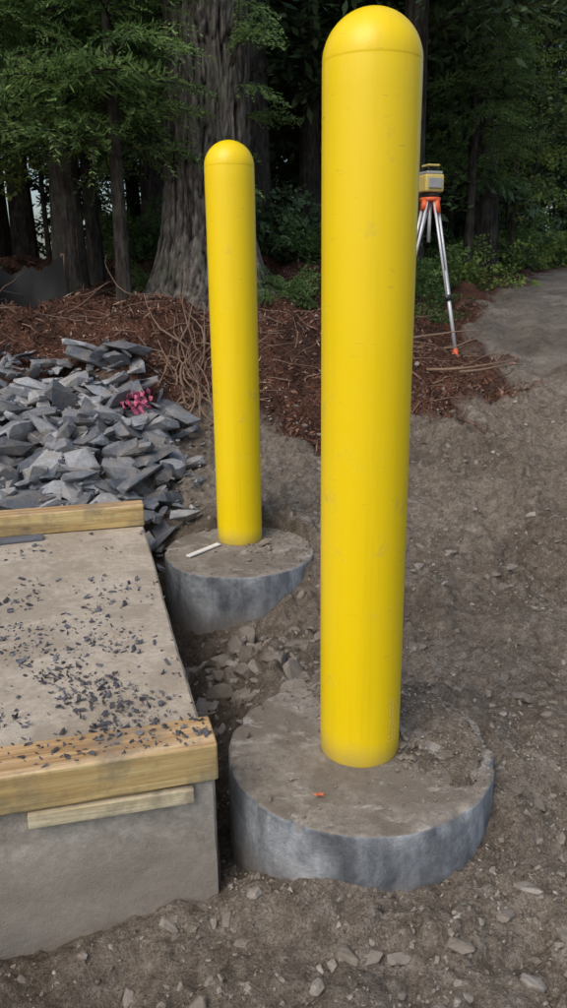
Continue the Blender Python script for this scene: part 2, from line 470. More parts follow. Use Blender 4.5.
# ------------------------------------------------------------------ concrete footings
def footing(c, seed):
    prof = [(.001, 0)] + [(c[2]*f, 0) for f in np.linspace(.03, .965, 40)]
    R = c[2]
    prof += [(R-.007, 0), (R-.005, -.0003), (R-.0025, -.0015), (R-.0006, -.004), (R, -.007), (R, -.011)] + [(R, z) for z in np.linspace(-.02, -.6, 50)]
    prof = prof[::-1]
    def fn(V):
        ang = np.arctan2(V[:, 1], V[:, 0]); r = np.hypot(V[:, 0], V[:, 1])
        dr = .0025*noise3(np.cos(ang)*2, np.sin(ang)*2, V[:, 2]*5, seed)+.0008*noise3(np.cos(ang)*9, np.sin(ang)*9, V[:, 2]*30, seed+1)
        ph = (V[:, 2]*9+ang/(2*math.pi)) % 1.0
        dr = dr-.0012*np.exp(-((ph-.5)/.05)**2)
        chip = np.maximum(noise3(np.cos(ang)*8, np.sin(ang)*8, 0*ang, seed+2)-.35, 0)*.028
        edge = np.exp(-((r-R)/.02)**2)*np.exp(-(V[:, 2]/.02)**2)
        s = np.where(r > R*.5, 1+(dr-chip*edge)/np.maximum(r, .01), 1)
        V[:, 0] *= s; V[:, 1] *= s
        top = V[:, 2] > -.006
        V[:, 2] += np.where(top, .003*noise3(V[:, 0]*6, V[:, 1]*6, 0*ang, seed+5)+.0022*noise3(V[:, 0]*26, V[:, 1]*26, 0*ang, seed+6), 0)*np.clip((R-r)/.02, 0, 1)
        V[:, 2] -= chip*edge*.8
        return V
    return lathe("concrete_footing", prof, M_CONC_PAD, None, (c[0], c[1], 0), 220, True, fn)
footing(PAD1, 10); footing(PAD2, 20)

# ------------------------------------------------------------------ bollards
def bollard(p, label=False):
    par = empty("yellow_bollard", (p[0], p[1], .001))
    R = BOLR; zt = BOLH-R*.98
    prof = [(R*.9, -.01), (R*.985, 0), (R, .004)] + [(R, z) for z in np.linspace(.05, zt-.006, 30)]
    prof += [(R-.0005, zt-.002), (R-.0005, zt), (R, zt+.002)]
    prof += [(R*math.cos(t), zt+R*.98*math.sin(t)) for t in np.linspace(.035, math.pi/2-.02, 26)]
    def fn(V):
        a = np.arctan2(V[:, 1], V[:, 0])
        k = 1+.006*noise3(np.cos(a)*1.5, np.sin(a)*1.5, V[:, 2]*2.2, int(p[1]*10))*(V[:, 2] > .02)
        V[:, 0] *= k; V[:, 1] *= k
        return V
    lathe("sleeve", prof, M_YEL, par, (0, 0, 0), 128, True, fn)
    if label:
        Vv = []; Ff = []
        r = random.Random(5)
        for col in range(4):
            a0 = math.radians(-90+38+col*6.5)
            z = .055
            while z < .175-.012*(col % 3):
                h = r.uniform(.003, .007); w = math.radians(2.8 if r.random() < .8 else 1.8)
                o = len(Vv)
                for (aa, zz) in ((a0, z), (a0+w, z), (a0+w, z+h), (a0, z+h)):
                    Vv.append(((R+.0012)*math.cos(aa), (R+.0012)*math.sin(aa), zz))
                Ff.append((o, o+1, o+2, o+3)); z += h+r.uniform(.003, .006)
        obj("printed_label", mesh_np("printed_label", Vv, Ff, mat_simple("faded_print", (.88, .74, .22), .6)), par)
    return par
bollard(BOL1, True); bollard(BOL2)

# ------------------------------------------------------------------ slab
def slab():
    bm = bmesh.new()
    H = .9
    nxs, nys = 120, 90
    V = []; F = []
    def add(grid):
        r, c = len(grid), len(grid[0]); o = len(V)
        for row in grid: V.extend(row)
        for i in range(r-1):
            for j in range(c-1):
                F.append((o+i*c+j, o+i*c+j+1, o+(i+1)*c+j+1, o+(i+1)*c+j))
    b = .007
    X = np.linspace(b, SLAB_W-b, nxs); Y = np.linspace(b, SLAB_D-b, nys)
    add([[(x, y, 0) for x in X] for y in Y])
    Z = np.concatenate([[-b], np.linspace(-.02, -H, 40)])
    add([[(x, 0, z) for x in X] for z in Z])
    add([[(x, SLAB_D, z) for x in X] for z in Z])
    add([[(0, y, z) for y in Y] for z in Z])
    add([[(SLAB_W, y, z) for y in Y] for z in Z])
    me = bpy.data.meshes.new("slab"); me.from_pydata(V, [], F)
    bm.from_mesh(me)
    bnd = [e for e in bm.edges if e.is_boundary]
    tops = [e for e in bnd if abs((e.verts[0].co+e.verts[1].co).z/2) < 1e-6]
    for e in tops:
        a, d = e.verts
        mid = (a.co+d.co)/2
        def out(c):
            q = c.copy()
            if abs(mid.y-b) < 1e-4: q.y = 0
            elif abs(mid.y-(SLAB_D-b)) < 1e-4: q.y = SLAB_D
            elif abs(mid.x-b) < 1e-4: q.x = 0
            else: q.x = SLAB_W
            q.z = -b; return q
        v1 = bm.verts.new(out(a.co)); v2 = bm.verts.new(out(d.co))
        bm.faces.new((a, d, v2, v1))
    for sx in (0, 1):
        for sy in (0, 1):
            xx = (b, SLAB_W-b)[sx]; x0 = (0, SLAB_W)[sx]; yy = (b, SLAB_D-b)[sy]; y0 = (0, SLAB_D)[sy]
            t = bm.verts.new((xx, yy, 0)); p = bm.verts.new((xx, y0, -b)); q = bm.verts.new((x0, yy, -b))
            bm.faces.new((t, p, q))
            p2 = bm.verts.new((xx, y0, -H)); q2 = bm.verts.new((x0, yy, -H))
            bm.faces.new((p, p2, q2, q))
    bmesh.ops.remove_doubles(bm, verts=bm.verts, dist=.0008)
    bmesh.ops.recalc_face_normals(bm, faces=bm.faces)
    co = np.array([v.co[:] for v in bm.verts])
    n = noise3(co[:, 0]*14, co[:, 1]*14, co[:, 2]*14, 3)*.0016+noise3(co[:, 0]*3, co[:, 1]*3, co[:, 2]*3, 4)*.003
    for v, d in zip(bm.verts, n):
        v.co += Vector((0 if v.co.x > .01 else d, 0 if v.co.y > .01 else d, d if v.co.z > -.01 else 0))
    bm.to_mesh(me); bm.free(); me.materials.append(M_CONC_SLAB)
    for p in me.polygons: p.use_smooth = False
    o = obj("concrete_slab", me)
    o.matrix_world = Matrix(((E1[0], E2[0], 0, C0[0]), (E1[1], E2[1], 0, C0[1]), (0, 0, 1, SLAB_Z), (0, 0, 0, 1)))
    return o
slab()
def in_slab(s1, s2, z):
    p = C0+E1*s1+E2*s2
    return (p[0], p[1], z)
L = 2.3
TH = .088
box("timber_board", (L, .112, TH), M_WOOD, None, in_slab(L/2-.004, .038, SLAB_Z+.004+TH/2), (0, 0, A), .007, 4, .0015, 40)
box("timber_board", (L, .090, TH), M_WOOD, None, in_slab(L/2-.006, 1.80, SLAB_Z+.004+TH/2), (0, 0, A-.012), .006, 4, .0015, 40)
box("form_strip", (.33, .022, .032), M_WOOD2, None, in_slab(.05+.165, -.0125, SLAB_Z-.0195), (0, math.radians(1.2), A), .002, 2, .0006, 12)
box("steel_bar", (.24, .05, .014), M_STEEL, None, in_slab(.52, 1.69, SLAB_Z+.010), (0, 0, A+.02), .003)
box("white_stick", (.185, .024, .007), M_WHITE, None, (-.335, 3.06, .010), (0, 0, math.radians(52)), .001, 1)

def silt_fence():
    par = empty("silt_fence", (-2.3, 6.25, 0))
    n = 60; V = []; F = []
    for i in range(n):
        t = i/(n-1); x = -3.6+2.05*t; y = 6.35-.45*t+.05*math.sin(t*17)+.02*math.sin(t*41)
        g = tz(x, y)-.05
        for k in range(5):
            h = (g-.03)+(.38+.03*math.sin(t*9)+.02*math.sin(t*31))*k/4
            V.append((x+2.3, y-6.25+.02*math.sin(k*1.3+t*25), h))
    for i in range(n-1):
        for k in range(4):
            a = i*5+k; F.append((a, a+5, a+6, a+1))
    obj("fabric", mesh_np("fabric", V, F, M_FABRIC, smooth=True), par)
    for j, t in enumerate((.03, .35, .70, .97)):
        x = -3.6+2.05*t; y = 6.35-.45*t+.08
        box("stake_%d" % j, (.03, .03, .5), M_TWIG, par, (x+2.3, y-6.25, tz(x, y)+.11), (0, .04*(j-1), 0), .003)
silt_fence()

# ------------------------------------------------------------------ rocks
def hull_templates(n, npts, seed, flat=.55):
    r = random.Random(seed); T = []
    for i in range(n):
        bm = bmesh.new()
        for k in range(npts):
            v = Vector((r.gauss(0, 1), r.gauss(0, 1), r.gauss(0, 1))).normalized()*r.uniform(.75, 1)
            v.x = max(-.8, min(.8, v.x*1.25)); v.z = max(-.62, min(.62, v.z*1.2))*flat; v.y *= .8
            bm.verts.new(v)
        res = bmesh.ops.convex_hull(bm, input=bm.verts)
        junk = [g for g in res['geom_interior'] if isinstance(g, bmesh.types.BMVert)]
        junk += [g for g in res['geom_unused'] if isinstance(g, bmesh.types.BMVert)]
        if junk: bmesh.ops.delete(bm, geom=list(set(junk)), context='VERTS')
        bmesh.ops.triangulate(bm, faces=bm.faces)
        bm.verts.index_update()
        T.append((np.array([v.co[:] for v in bm.verts]), np.array([[v.index for v in f.verts] for f in bm.faces])))
        bm.free()
    return T
T_ROCK = hull_templates(24, 18, 1, .5)
T_STONE = hull_templates(16, 26, 2, .75)
T_CHIP = hull_templates(10, 9, 3, .45)
T_CLOD = hull_templates(10, 10, 5, .9)

def rotm(rx, ry, rz):
    return np.array(Euler((rx, ry, rz)).to_matrix())

def scatter(T, items):
    Vs = []; Fs = []; o = 0
    for (p, s, tilt, k) in items:
        V, F = T[k % len(T)]
        R = rotm(random.gauss(0, tilt), random.gauss(0, tilt), random.uniform(0, 6.28))
        W = (V*np.array(s))@R.T+np.array(p)
        Vs.append(W); Fs.append(F+o); o += len(V)
    return np.vstack(Vs), np.vstack(Fs)

items = []
r = np.random.default_rng(3)
P = np.stack([r.uniform(-2.6, -.30, 4400), r.uniform(3.15, 5.0, 4400)], 1)
q1, q2 = slab_coords(P[:, 0], P[:, 1])
edge = (P[:, 0] < -.40-.30*sstep(P[:, 1], 4.1, 4.9)*1.4)
keep = ((q2 > SLAB_D+.04) | (q1 < -.04)) & (np.hypot(P[:, 0]-PAD2[0], P[:, 1]-PAD2[1]) > PAD2[2]+.04) & edge
keep &= P[:, 1] < 4.60+.12*r.normal(size=len(P))+.12*(-P[:, 0]-1.2)
keep &= r.random(len(P)) < np.where(P[:, 0] > -.62, .4, 1)
P = P[keep]; Z = terrain(P[:, 0], P[:, 1], False)
for i, (p, z) in enumerate(zip(P, Z)):
    s = float(np.clip(r.lognormal(-3.55, .80), .008, .14))
    if p[0] > -.6: s *= .65
    fl = r.uniform(.45, 1.2)
    items.append(((p[0], p[1], z+s*.25+abs(r.normal())*.035), (s*r.uniform(.9, 1.5), s*r.uniform(.7, 1.1), s*fl*.8), .38, i))
for (x, y, s, sc) in ((-1.18, 3.52, .17, (1.7, .8, .6)), (-1.40, 3.85, .14, (1.3, .8, .9)), (-.78, 3.70, .12, (1.1, .9, 1.2)), (-.56, 3.82, .10, (1, 1, 1.3)), (-1.0, 4.0, .13, (1.3, .8, 1)), (-1.5, 4.2, .14, (1.3, .9, .9)), (-.70, 4.1, .10, (1.2, .8, 1.2)), (-.9, 4.4, .10, (1.4, .8, 1)), (-1.2, 4.45, .11, (1.2, 1, .9)), (-1.65, 4.0, .12, (1.2, 1, .9)), (-1.3, 4.15, .10, (1.2, .8, 1.2))):
    items.append(((x, y, tz(x, y)+.07), (s*sc[0], s*sc[1], s*sc[2]), .2, int(s*1000+x*77)))
V, F = scatter(T_ROCK, items)
obj("rock_pile", mesh_np("rock_pile", V, F, M_SHALE))

items = []
n = 9000
X = r.uniform(-1.6, 3.4, n); Y = .95+r.random(n)**1.6*4.6
q1, q2 = slab_coords(X, Y)
def free(X, Y, q1, q2):
    return ~((q1 > -.02) & (q2 > -.03)) & (np.hypot(X-PAD1[0], Y-PAD1[1]) > PAD1[2]+.01) & (np.hypot(X-PAD2[0], Y-PAD2[1]) > PAD2[2]+.01)
ok = free(X, Y, q1, q2)
ok &= r.random(n) < .35+.65*sstep(fbm2(X*2.2, Y*2.2, 2, 90), -.3, .5)
X, Y = X[ok], Y[ok]; Z = terrain(X, Y)
for i in range(len(X)):
    s = float(np.clip(r.lognormal(-5.2, .65), .0025, .030))
    items.append(((X[i], Y[i], Z[i]+s*.05), (s*1.2, s, s*.8), .35, i))
for i in range(240):
    a = r.normal(-.10, .19); b = r.normal(2.42, .20)
    if math.hypot(a-PAD1[0], b-PAD1[1]) < PAD1[2]+.03 or math.hypot(a-PAD2[0], b-PAD2[1]) < PAD2[2]+.03: continue
    w1, w2 = slab_coords(a, b)
    if w1 > -.03: continue
    s = float(np.clip(r.lognormal(-4.05, .65), .007, .06))
    items.append(((a, b, tz(a, b)), (s*1.2, s, s*.85), .6, i))
for (x, y, s) in ((.69, 2.02, .040), (.60, 1.57, .026), (.685, 1.52, .034), (.62, 1.30, .030), (.55, 1.60, .02), (.33, 1.18, .024), (.16, 1.19, .02), (.55, 1.21, .035),
                  (-.10, 1.27, .018), (.80, 1.75, .02), (.9, 2.9, .03), (.45, 2.35, .022), (1.3, 3.3, .035), (.2, 1.10, .014), (.45, 1.12, .022), (.50, 1.32, .028), (.44, 1.27, .022), (.70, 1.25, .05)):
    items.append(((x, y, tz(x, y)+s*.02), (s*1.35, s, s*.6), .15, int(x*91)))
for i in range(150):
    a = r.uniform(0, 6.28); rr_ = PAD1[2]*math.sqrt(r.random())*.95
    x, y = PAD1[0]+rr_*math.cos(a), PAD1[1]+rr_*math.sin(a)
    if math.hypot(x-BOL1[0], y-BOL1[1]) < BOLR+.006: continue
    s = float(np.clip(r.lognormal(-6.0, .5), .0015, .009)); items.append(((x, y, .003+s*.4), (s*1.2, s, s*.8), .4, i))
for i in range(26):
    a = r.uniform(-1.0, 1.2); rr_ = BOLR+r.uniform(.008, .05)
    s = float(np.clip(r.lognormal(-5.0, .5), .003, .014)); items.append(((BOL1[0]+rr_*math.cos(a), BOL1[1]+rr_*math.sin(a), .003+s*.45), (s*1.2, s, s*.8), .4, i))
items.append(((-.085, 3.13, .016), (.034, .024, .02), .2, 3)); items.append(((-.06, 3.08, .010), (.018, .014, .012), .2, 5))
for i in range(40):
    a = r.uniform(0, 6.28); rr_ = PAD2[2]*math.sqrt(r.random())*.93
    x, y = PAD2[0]+rr_*math.cos(a), PAD2[1]+rr_*math.sin(a)
    if math.hypot(x-BOL2[0], y-BOL2[1]) < BOLR+.006: continue
    s = float(np.clip(r.lognormal(-5.5, .5), .002, .010)); items.append(((x, y, .003+s*.4), (s*1.2, s, s*.8), .4, i))
V, F = scatter(T_STONE, items)
obj("ground_stones", mesh_np("ground_stones", V, F, M_STONE))

n = 52000
X = r.uniform(-1.2, 3.0, n); Y = .95+r.random(n)**1.7*4.0
q1, q2 = slab_coords(X, Y); ok = free(X, Y, q1, q2) & (r.random(n) < .15+.85*sstep(fbm2(X*3, Y*3, 3, 190), -.3, .5))
X, Y = X[ok], Y[ok]; Z = terrain(X, Y)
S = np.clip(r.lognormal(-5.65, .50, len(X)), .0015, .015)
items = [((X[i], Y[i], Z[i]+S[i]*.25), (S[i]*1.2, S[i], S[i]*.9), .5, i) for i in range(len(X))]
for i in range(1500):
    a = r.normal(.65, .85); rr_ = PAD1[2]*math.sqrt(r.random())*.98
    x, y = PAD1[0]+rr_*math.cos(a), PAD1[1]+rr_*math.sin(a)
    if math.hypot(x-BOL1[0], y-BOL1[1]) < BOLR+.004: continue
    s = float(np.clip(r.lognormal(-6.0, .55), .001, .008)); items.append(((x, y, max(.002, tz(x, y))+s*.4), (s*1.2, s, s*.8), .4, i))
for i in range(500):
    a = r.normal(.4, .9); rr_ = PAD2[2]*math.sqrt(r.random())*.98
    x, y = PAD2[0]+rr_*math.cos(a), PAD2[1]+rr_*math.sin(a)
    if math.hypot(x-BOL2[0], y-BOL2[1]) < BOLR+.004: continue
    s = float(np.clip(r.lognormal(-5.9, .55), .001, .009)); items.append(((x, y, .002+s*.4), (s*1.2, s, s*.8), .4, i))
V, F = scatter(T_CLOD, items)
obj("dirt_clods", mesh_np("dirt_clods", V, F, M_CLOD))

items = []
for i in range(17000):
    s1_ = r.uniform(.0, 1.5); s2_ = r.uniform(.10, 1.72)
    d = math.exp(-((s2_-.32-.08*s1_)/.17)**2)*1.1 + .38*math.exp(-((s2_-.75)/.28)**2)*(s1_ > .1) + .07
    d *= .10+1.8*max(0, float(fbm2(np.array([s1_*7]), np.array([s2_*7]), 3, 61)[0])+.17)
    if r.random() > d*.75: continue
    s = float(np.clip(r.lognormal(-5.25, .48), .002, .014))
    p = in_slab(s1_, s2_, SLAB_Z+s*.35+.001)
    items.append((p, (s*1.25, s, s*.9), .5, i))
for i in range(240):
    s1_ = abs(r.normal(.12, .20)); s2_ = r.uniform(-.01, .09)
    if s1_ < .005 or r.random() > (.25+.75*(s2_/.09)): continue
    s = float(np.clip(r.lognormal(-5.3, .4), .0025, .010))
    items.append((in_slab(s1_, s2_, SLAB_Z+TH+.0055+s*.3), (s*1.25, s, s*.9), .4, i))
V, F = scatter(T_CHIP, items)
obj("gravel", mesh_np("gravel", V, F, M_CHIP))

Vl = []
for k, a in enumerate(np.linspace(0, 2*math.pi, 14, endpoint=False)):
    rad = .011*(1 if k % 2 else .5)
    Vl.append((rad*math.cos(a)*1.3, rad*math.sin(a)*.8, .002*math.sin(a*3)))
obj("fallen_leaf", mesh_np("fallen_leaf", Vl, [tuple(range(14))], mat_simple("orange_leaf", (.62, .16, .06), .7)), None, (.072, 1.475, .009))

# ------------------------------------------------------------------ mulch shreds and twigs
n = 65000
X = r.uniform(-3.2, 2.2, n); Y = 4.2+r.random(n)**1.4*4.2
m_, _ = ground_masks(X, Y); ok = r.random(n) < m_*1.0+.015
ok &= ~((X < -.75) & (Y < 4.6))
X, Y = X[ok], Y[ok]; Z = terrain(X, Y); n = len(X)
th = r.uniform(0, 6.28, n); ln = r.lognormal(-4.0, .5, n); w = r.uniform(.0015, .0055, n); tl = r.normal(0, .45, n)
d = np.stack([np.cos(th)*np.cos(tl), np.sin(th)*np.cos(tl), np.sin(tl)], 1)*ln[:, None]
s_ = np.stack([-np.sin(th), np.cos(th), r.normal(0, .6, n)], 1)*w[:, None]
c = np.stack([X, Y, Z+np.abs(d[:, 2])*.5+.004], 1)
V = np.stack([c-d-s_*.4, c-d*.2-s_, c+d, c+s_], 1).reshape(-1, 3)
F = np.arange(n*4).reshape(n, 4)
obj("bark_mulch", mesh_np("bark_mulch", V, F, M_MULCH))

parts = []
rr_ = random.Random(4)
def twig(x, y, ln, rad, az, el, bend=.2):
    z = tz(x, y); pts = []; p = Vector((x, y, z+rad*2)); a, e = az, el
    for k in range(7):
        pts.append(p.copy()); p = p+Vector((math.cos(a)*math.cos(e), math.sin(a)*math.cos(e), math.sin(e)))*ln/6
        a += rr_.gauss(0, bend); e += rr_.gauss(0, bend)*.6
        gz = tz(p.x, p.y)+rad
        if p.z < gz: p.z = gz; e = abs(e)*.3
    parts.append(tube(pts, [rad*(1-.8*k/6) for k in range(7)], 6))
for i in range(300):
    x = rr_.uniform(-2.4, 1.7); y = rr_.uniform(4.5, 6.8)
    m1, _ = ground_masks(np.array([x]), np.array([y]))
    if m1[0] < .5 or (x < -.7 and y < 4.8): continue
    twig(x, y, rr_.uniform(.12, .5), rr_.uniform(.002, .006), rr_.uniform(0, 6.28), rr_.gauss(.08, .15), .25)
for i in range(60):
    x = rr_.gauss(-.48, .12); y = rr_.uniform(4.4, 5.0)
    twig(x, y, rr_.uniform(.2, .5), rr_.uniform(.003, .010), rr_.gauss(1.7, .9), rr_.uniform(.2, 1.1), .5)
for (x, y, ln, az, el) in ((-2.0, 4.95, .55, 2.6, .35), (-2.05, 5.2, .4, .4, .1), (.95, 5.15, .6, -.5, .05), (1.2, 5.3, .5, .1, .05), (.8, 5.7, .7, .2, .1)):
    twig(x, y, ln, .012, az, el, .12)
V, F = join_vf(parts)
obj("dead_branches", mesh_np("dead_branches", V, F, M_TWIG, smooth=True))

par_parts = []
for i in range(18):
    x, y = -.80+rr_.gauss(0, .03), 4.30+rr_.gauss(0, .07); z = tz(x, y)+rr_.uniform(.08, .20)
    a = rr_.uniform(0, 6.28); e = rr_.uniform(-.9, .6); p = Vector((x, y, z)); Vv = []; ph = rr_.uniform(0, 6)
    ns = 14; L2 = rr_.uniform(.09, .19)
    for k in range(ns):
        d_ = Vector((math.cos(a)*math.cos(e), math.sin(a)*math.cos(e), math.sin(e)))
        side = d_.cross(Vector((math.sin(ph+k*.5), math.cos(ph+k*.4), .5))).normalized()*.012
        Vv += [tuple(p-side), tuple(p+side)]
        p = p+d_*L2/ns; a += rr_.gauss(0, .6); e -= .14+rr_.gauss(0, .25)
        p.z = max(p.z, tz(p.x, p.y)+.07)
    par_parts.append((Vv, [(2*k, 2*k+1, 2*k+3, 2*k+2) for k in range(ns-1)]))
V, F = join_vf(par_parts)
obj("pink_flagging_ribbon", mesh_np("pink_flagging_ribbon", V, F, M_PINK, smooth=True))

# ------------------------------------------------------------------ tripod with rotary laser
def tripod():
    cx, cy = 1.135, 6.3
    par = empty("surveying_tripod", (cx, cy, 0)); top = 1.63
    def add(nm, V, F, m, sm=True):
        V = [(a-cx, b-cy, c) for a, b, c in V]
        return obj(nm, mesh_np(nm, V, F, m, smooth=sm), par)
    feet = [(1.35, 6.05), (.90, 6.10), (1.0, 6.85)]
    for i, (fx, fy) in enumerate(feet):
        fz = tz(fx, fy); a = Vector((cx, cy, top-.03)); b = Vector((fx, fy, fz+.01))
        d = (b-a); a2 = a+Vector((d.x, d.y, 0)).normalized()*.055; d = b-a2; dn = d.normalized()
        side = dn.cross(Vector((0, 0, 1))).normalized()
        for sgn in (-1, 1):
            V, F = tube([a2+side*.020*sgn, a2+d*.58+side*.017*sgn], .010, 8)
            add("upper_leg_%d" % i, V, F, M_ALU)
        V, F = tube([a2+d*.42, a2+d*.93], .0145, 8); add("lower_leg_%d" % i, V, F, M_ALU)
        V, F = tube([a2+d*.565, a2+d*.60], .026, 8); add("leg_clamp_%d" % i, V, F, M_BLACK)
        V, F = tube([a2-d*.01, a2+d*.07], .028, 8); add("leg_hinge_%d" % i, V, F, M_ORANGE)
        V, F = tube([a2+d*.90, a2+d*.955, a2+d*1.02], [.02, .019, .004], 8); add("foot_%d" % i, V, F, M_ORANGE)
        q = a2+d*.93; V, F = tube([q-side*.005, q+side*.055], .011, 6); add("foot_step_%d" % i, V, F, M_ORANGE)
    V, F = tube([(cx, cy, top-.32), (cx, cy, top)], .014, 8); add("centre_column", V, F, M_ALU)
    lathe("head_plate", [(.07, top-.03), (.078, top-.025), (.078, top-.004), (.07, top)], M_ORANGE, par, (0, 0, 0), 24)
    lathe("laser_base", [(.05, top+.001), (.062, top+.006), (.062, top+.028), (.05, top+.032)], M_BLACK, par, (0, 0, 0), 24)
    box("laser_body", (.155, .15, .125), M_LYEL, par, (-.005, 0, top+.032+.064), (0, 0, .35), .018, 3)
    box("laser_panel", (.11, .012, .07), M_LGREY, par, (.022, -.076, top+.095), (0, 0, .35), .004)
    box("laser_side_grip", (.014, .09, .09), M_BLACK, par, (.075, .028, top+.095), (0, 0, .35), .004)
    box("laser_top_plate", (.135, .13, .02), M_LGREY, par, (-.005, 0, top+.170), (0, 0, .35), .006)
    for k in range(4):
        a = .35+math.pi/4+k*math.pi/2
        V, F = tube([(cx-.005+.055*math.cos(a), cy+.055*math.sin(a), top+.178), (cx-.005+.055*math.cos(a), cy+.055*math.sin(a), top+.215)], .006, 6)
        add("guard_post_%d" % k, V, F, M_BLACK)
    box("guard_cap", (.10, .10, .014), M_LYEL, par, (-.005, 0, top+.222), (0, 0, .35), .005)
    lathe("rotor", [(.022, top+.178), (.022, top+.212)], M_BLACK, par, (-.005, 0, 0), 16)
tripod()

# ------------------------------------------------------------------ vegetation
def spray(kind, seed, nsec=17, nter=9, fat=1.0):
    q = np.random.default_rng(seed); Q = []; fl = []
    def ax(x): return np.array([x, .05*math.sin(x*4+seed), .10*math.sin(x*2.2)-.30*x*x])
    def quad(a, b, w, up):
        d = b-a; s = np.cross(d, up); nn = np.linalg.norm(s)
        s = s/(nn+1e-9)*w; m = a+d*.45
        return [a-s*.25, m-s, b, m+s]
    def strip(a, b, w):
        d = b-a; s = np.cross(d, (0, 0, 1.)); s = s/(np.linalg.norm(s)+1e-9)*w
        return [a-s, b-s*.6, b+s*.6, a+s]
    xs_ = np.linspace(0, 1, 8)
    for i in range(7):
        Q.append(strip(ax(xs_[i]), ax(xs_[i+1]), .010*(1.1-xs_[i]))); fl.append(1)
        a, b = ax(xs_[i]), ax(xs_[i+1]); w = .010*(1.1-xs_[i])
        Q.append([a-[0, 0, w], b-[0, 0, w*.6], b+[0, 0, w*.6], a+[0, 0, w]]); fl.append(1)
    for i in range(nsec):
        for sd in (-1, 1):
            x = .10+.88*(i+q.uniform(0, .9))/nsec; p = ax(x)
            Ls = (.40*(1-x)**.7+.09)*q.uniform(.55, 1.2)
            an = sd*math.radians(q.uniform(38, 66)); dz = q.uniform(-.45, .18)
            d = np.array([math.cos(an), math.sin(an), dz]); d /= np.linalg.norm(d)
            Q.append(strip(p, p+d*Ls*.9+np.array([0, 0, -.06*Ls]), .0035)); fl.append(1)
            nt = max(3, int(nter*Ls/.3))
            for k in range(nt):
                t = (k+.6)/nt; pp = p+d*Ls*t+np.array([0, 0, -.25*Ls*t*t])
                for s2 in (-1, 1):
                    if kind == 'needle':
                        a2 = an+s2*math.radians(q.uniform(25, 60)); ll = .075*(1.15-t*.6)*q.uniform(.6, 1.3)*fat**.5
                        dd = np.array([math.cos(a2), math.sin(a2), dz+q.normal(0, .35)])*ll
                        Q.append(quad(pp, pp+dd, .011*fat, np.array([q.normal(0, .5), q.normal(0, .5), 1]))); fl.append(0)
                    else:
                        if q.random() < .25: continue
                        a2 = q.uniform(0, 6.28); ll = q.uniform(.05, .085)
                        dd = np.array([math.cos(a2)*.8, math.sin(a2)*.8, q.normal(-.3, .4)])*ll
                        Q.append(quad(pp, pp+dd, ll*.42, np.array([q.normal(0, .6), q.normal(0, .6), 1]))); fl.append(0)
    return np.array(Q), np.array(fl)
SPR = [spray('needle', s) for s in range(4)]
SPF = [spray('needle', 70+s, 20, 13, .55) for s in range(4)]
SPL = [spray('needle', 50+s, 11, 6, 1.6) for s in range(4)]
LFS = [spray('leaf', 20+s, 9, 4) for s in range(3)]

def place(lst, sets, k, base, phi, el, roll, L):
    Q, fl = sets[k % len(sets)]
    R = np.array((Euler((0, 0, phi)).to_matrix() @ Euler((0, -el, 0)).to_matrix() @ Euler((roll, 0, 0)).to_matrix()))*L
    lst.append((Q.reshape(-1, 3)@R.T+np.array(base), fl))

def tree_mesh(name, seed, H, R0, zlo, nb, bl, mfol, mbark, sets, lean=(0, 0)):
    q = random.Random(seed); lst = []
    nseg = 26; sides = 12
    pts = []; rad = []
    for i in range(nseg):
        t = i/(nseg-1); z = H*t-.3
        pts.append((lean[0]*t*H+.06*math.sin(t*5+seed)*H*.05, lean[1]*t*H+.05*math.cos(t*4+seed)*H*.05, z))
        rad.append(R0*(1-.93*t)*(1+.5*math.exp(-(z+.3)/.35)))
    tv, tf = tube(pts, rad, sides)
    for i in range(nb):
        t = (i+.5)/nb; z = zlo+(H*.98-zlo)*t**.95
        k = min(nseg-2, (z+.3)/H*(nseg-1)); k0 = int(k); f = k-k0
        b = [pts[k0][j]*(1-f)+pts[k0+1][j]*f for j in range(3)]
        L = bl*((1-t)**.8*.9+.15)*q.uniform(.6, 1.2)
        place(lst, sets, q.randrange(99), b, i*2.4+q.uniform(-.5, .5), q.uniform(-.15, .45)+.3*t, q.gauss(0, .35), L)
    V = np.vstack([a for a, _ in lst]); fl = np.concatenate([b for _, b in lst])
    nq = len(fl); Fq = np.arange(nq*4).reshape(nq, 4)
    o = len(V)
    V = np.vstack([V, np.array(tv)])
    tq = np.array([f for f in tf if len(f) == 4])+o
    F = np.vstack([Fq, tq]); mi = np.concatenate([fl, np.ones(len(tq), int)])
    return mesh_np(name, V, F, [mfol, mbark], mi)

variants = [tree_mesh("hemlock_%d" % i, 100+i, (7.5, 8.5, 8, 9)[i], .15+.02*i, (.9, 1.8, 1.3, 3.0)[i], (70, 60, 70, 45)[i], (2.0, 1.8, 2.3, 1.7)[i], M_DARK, M_BARK2, SPL) for i in range(4)]

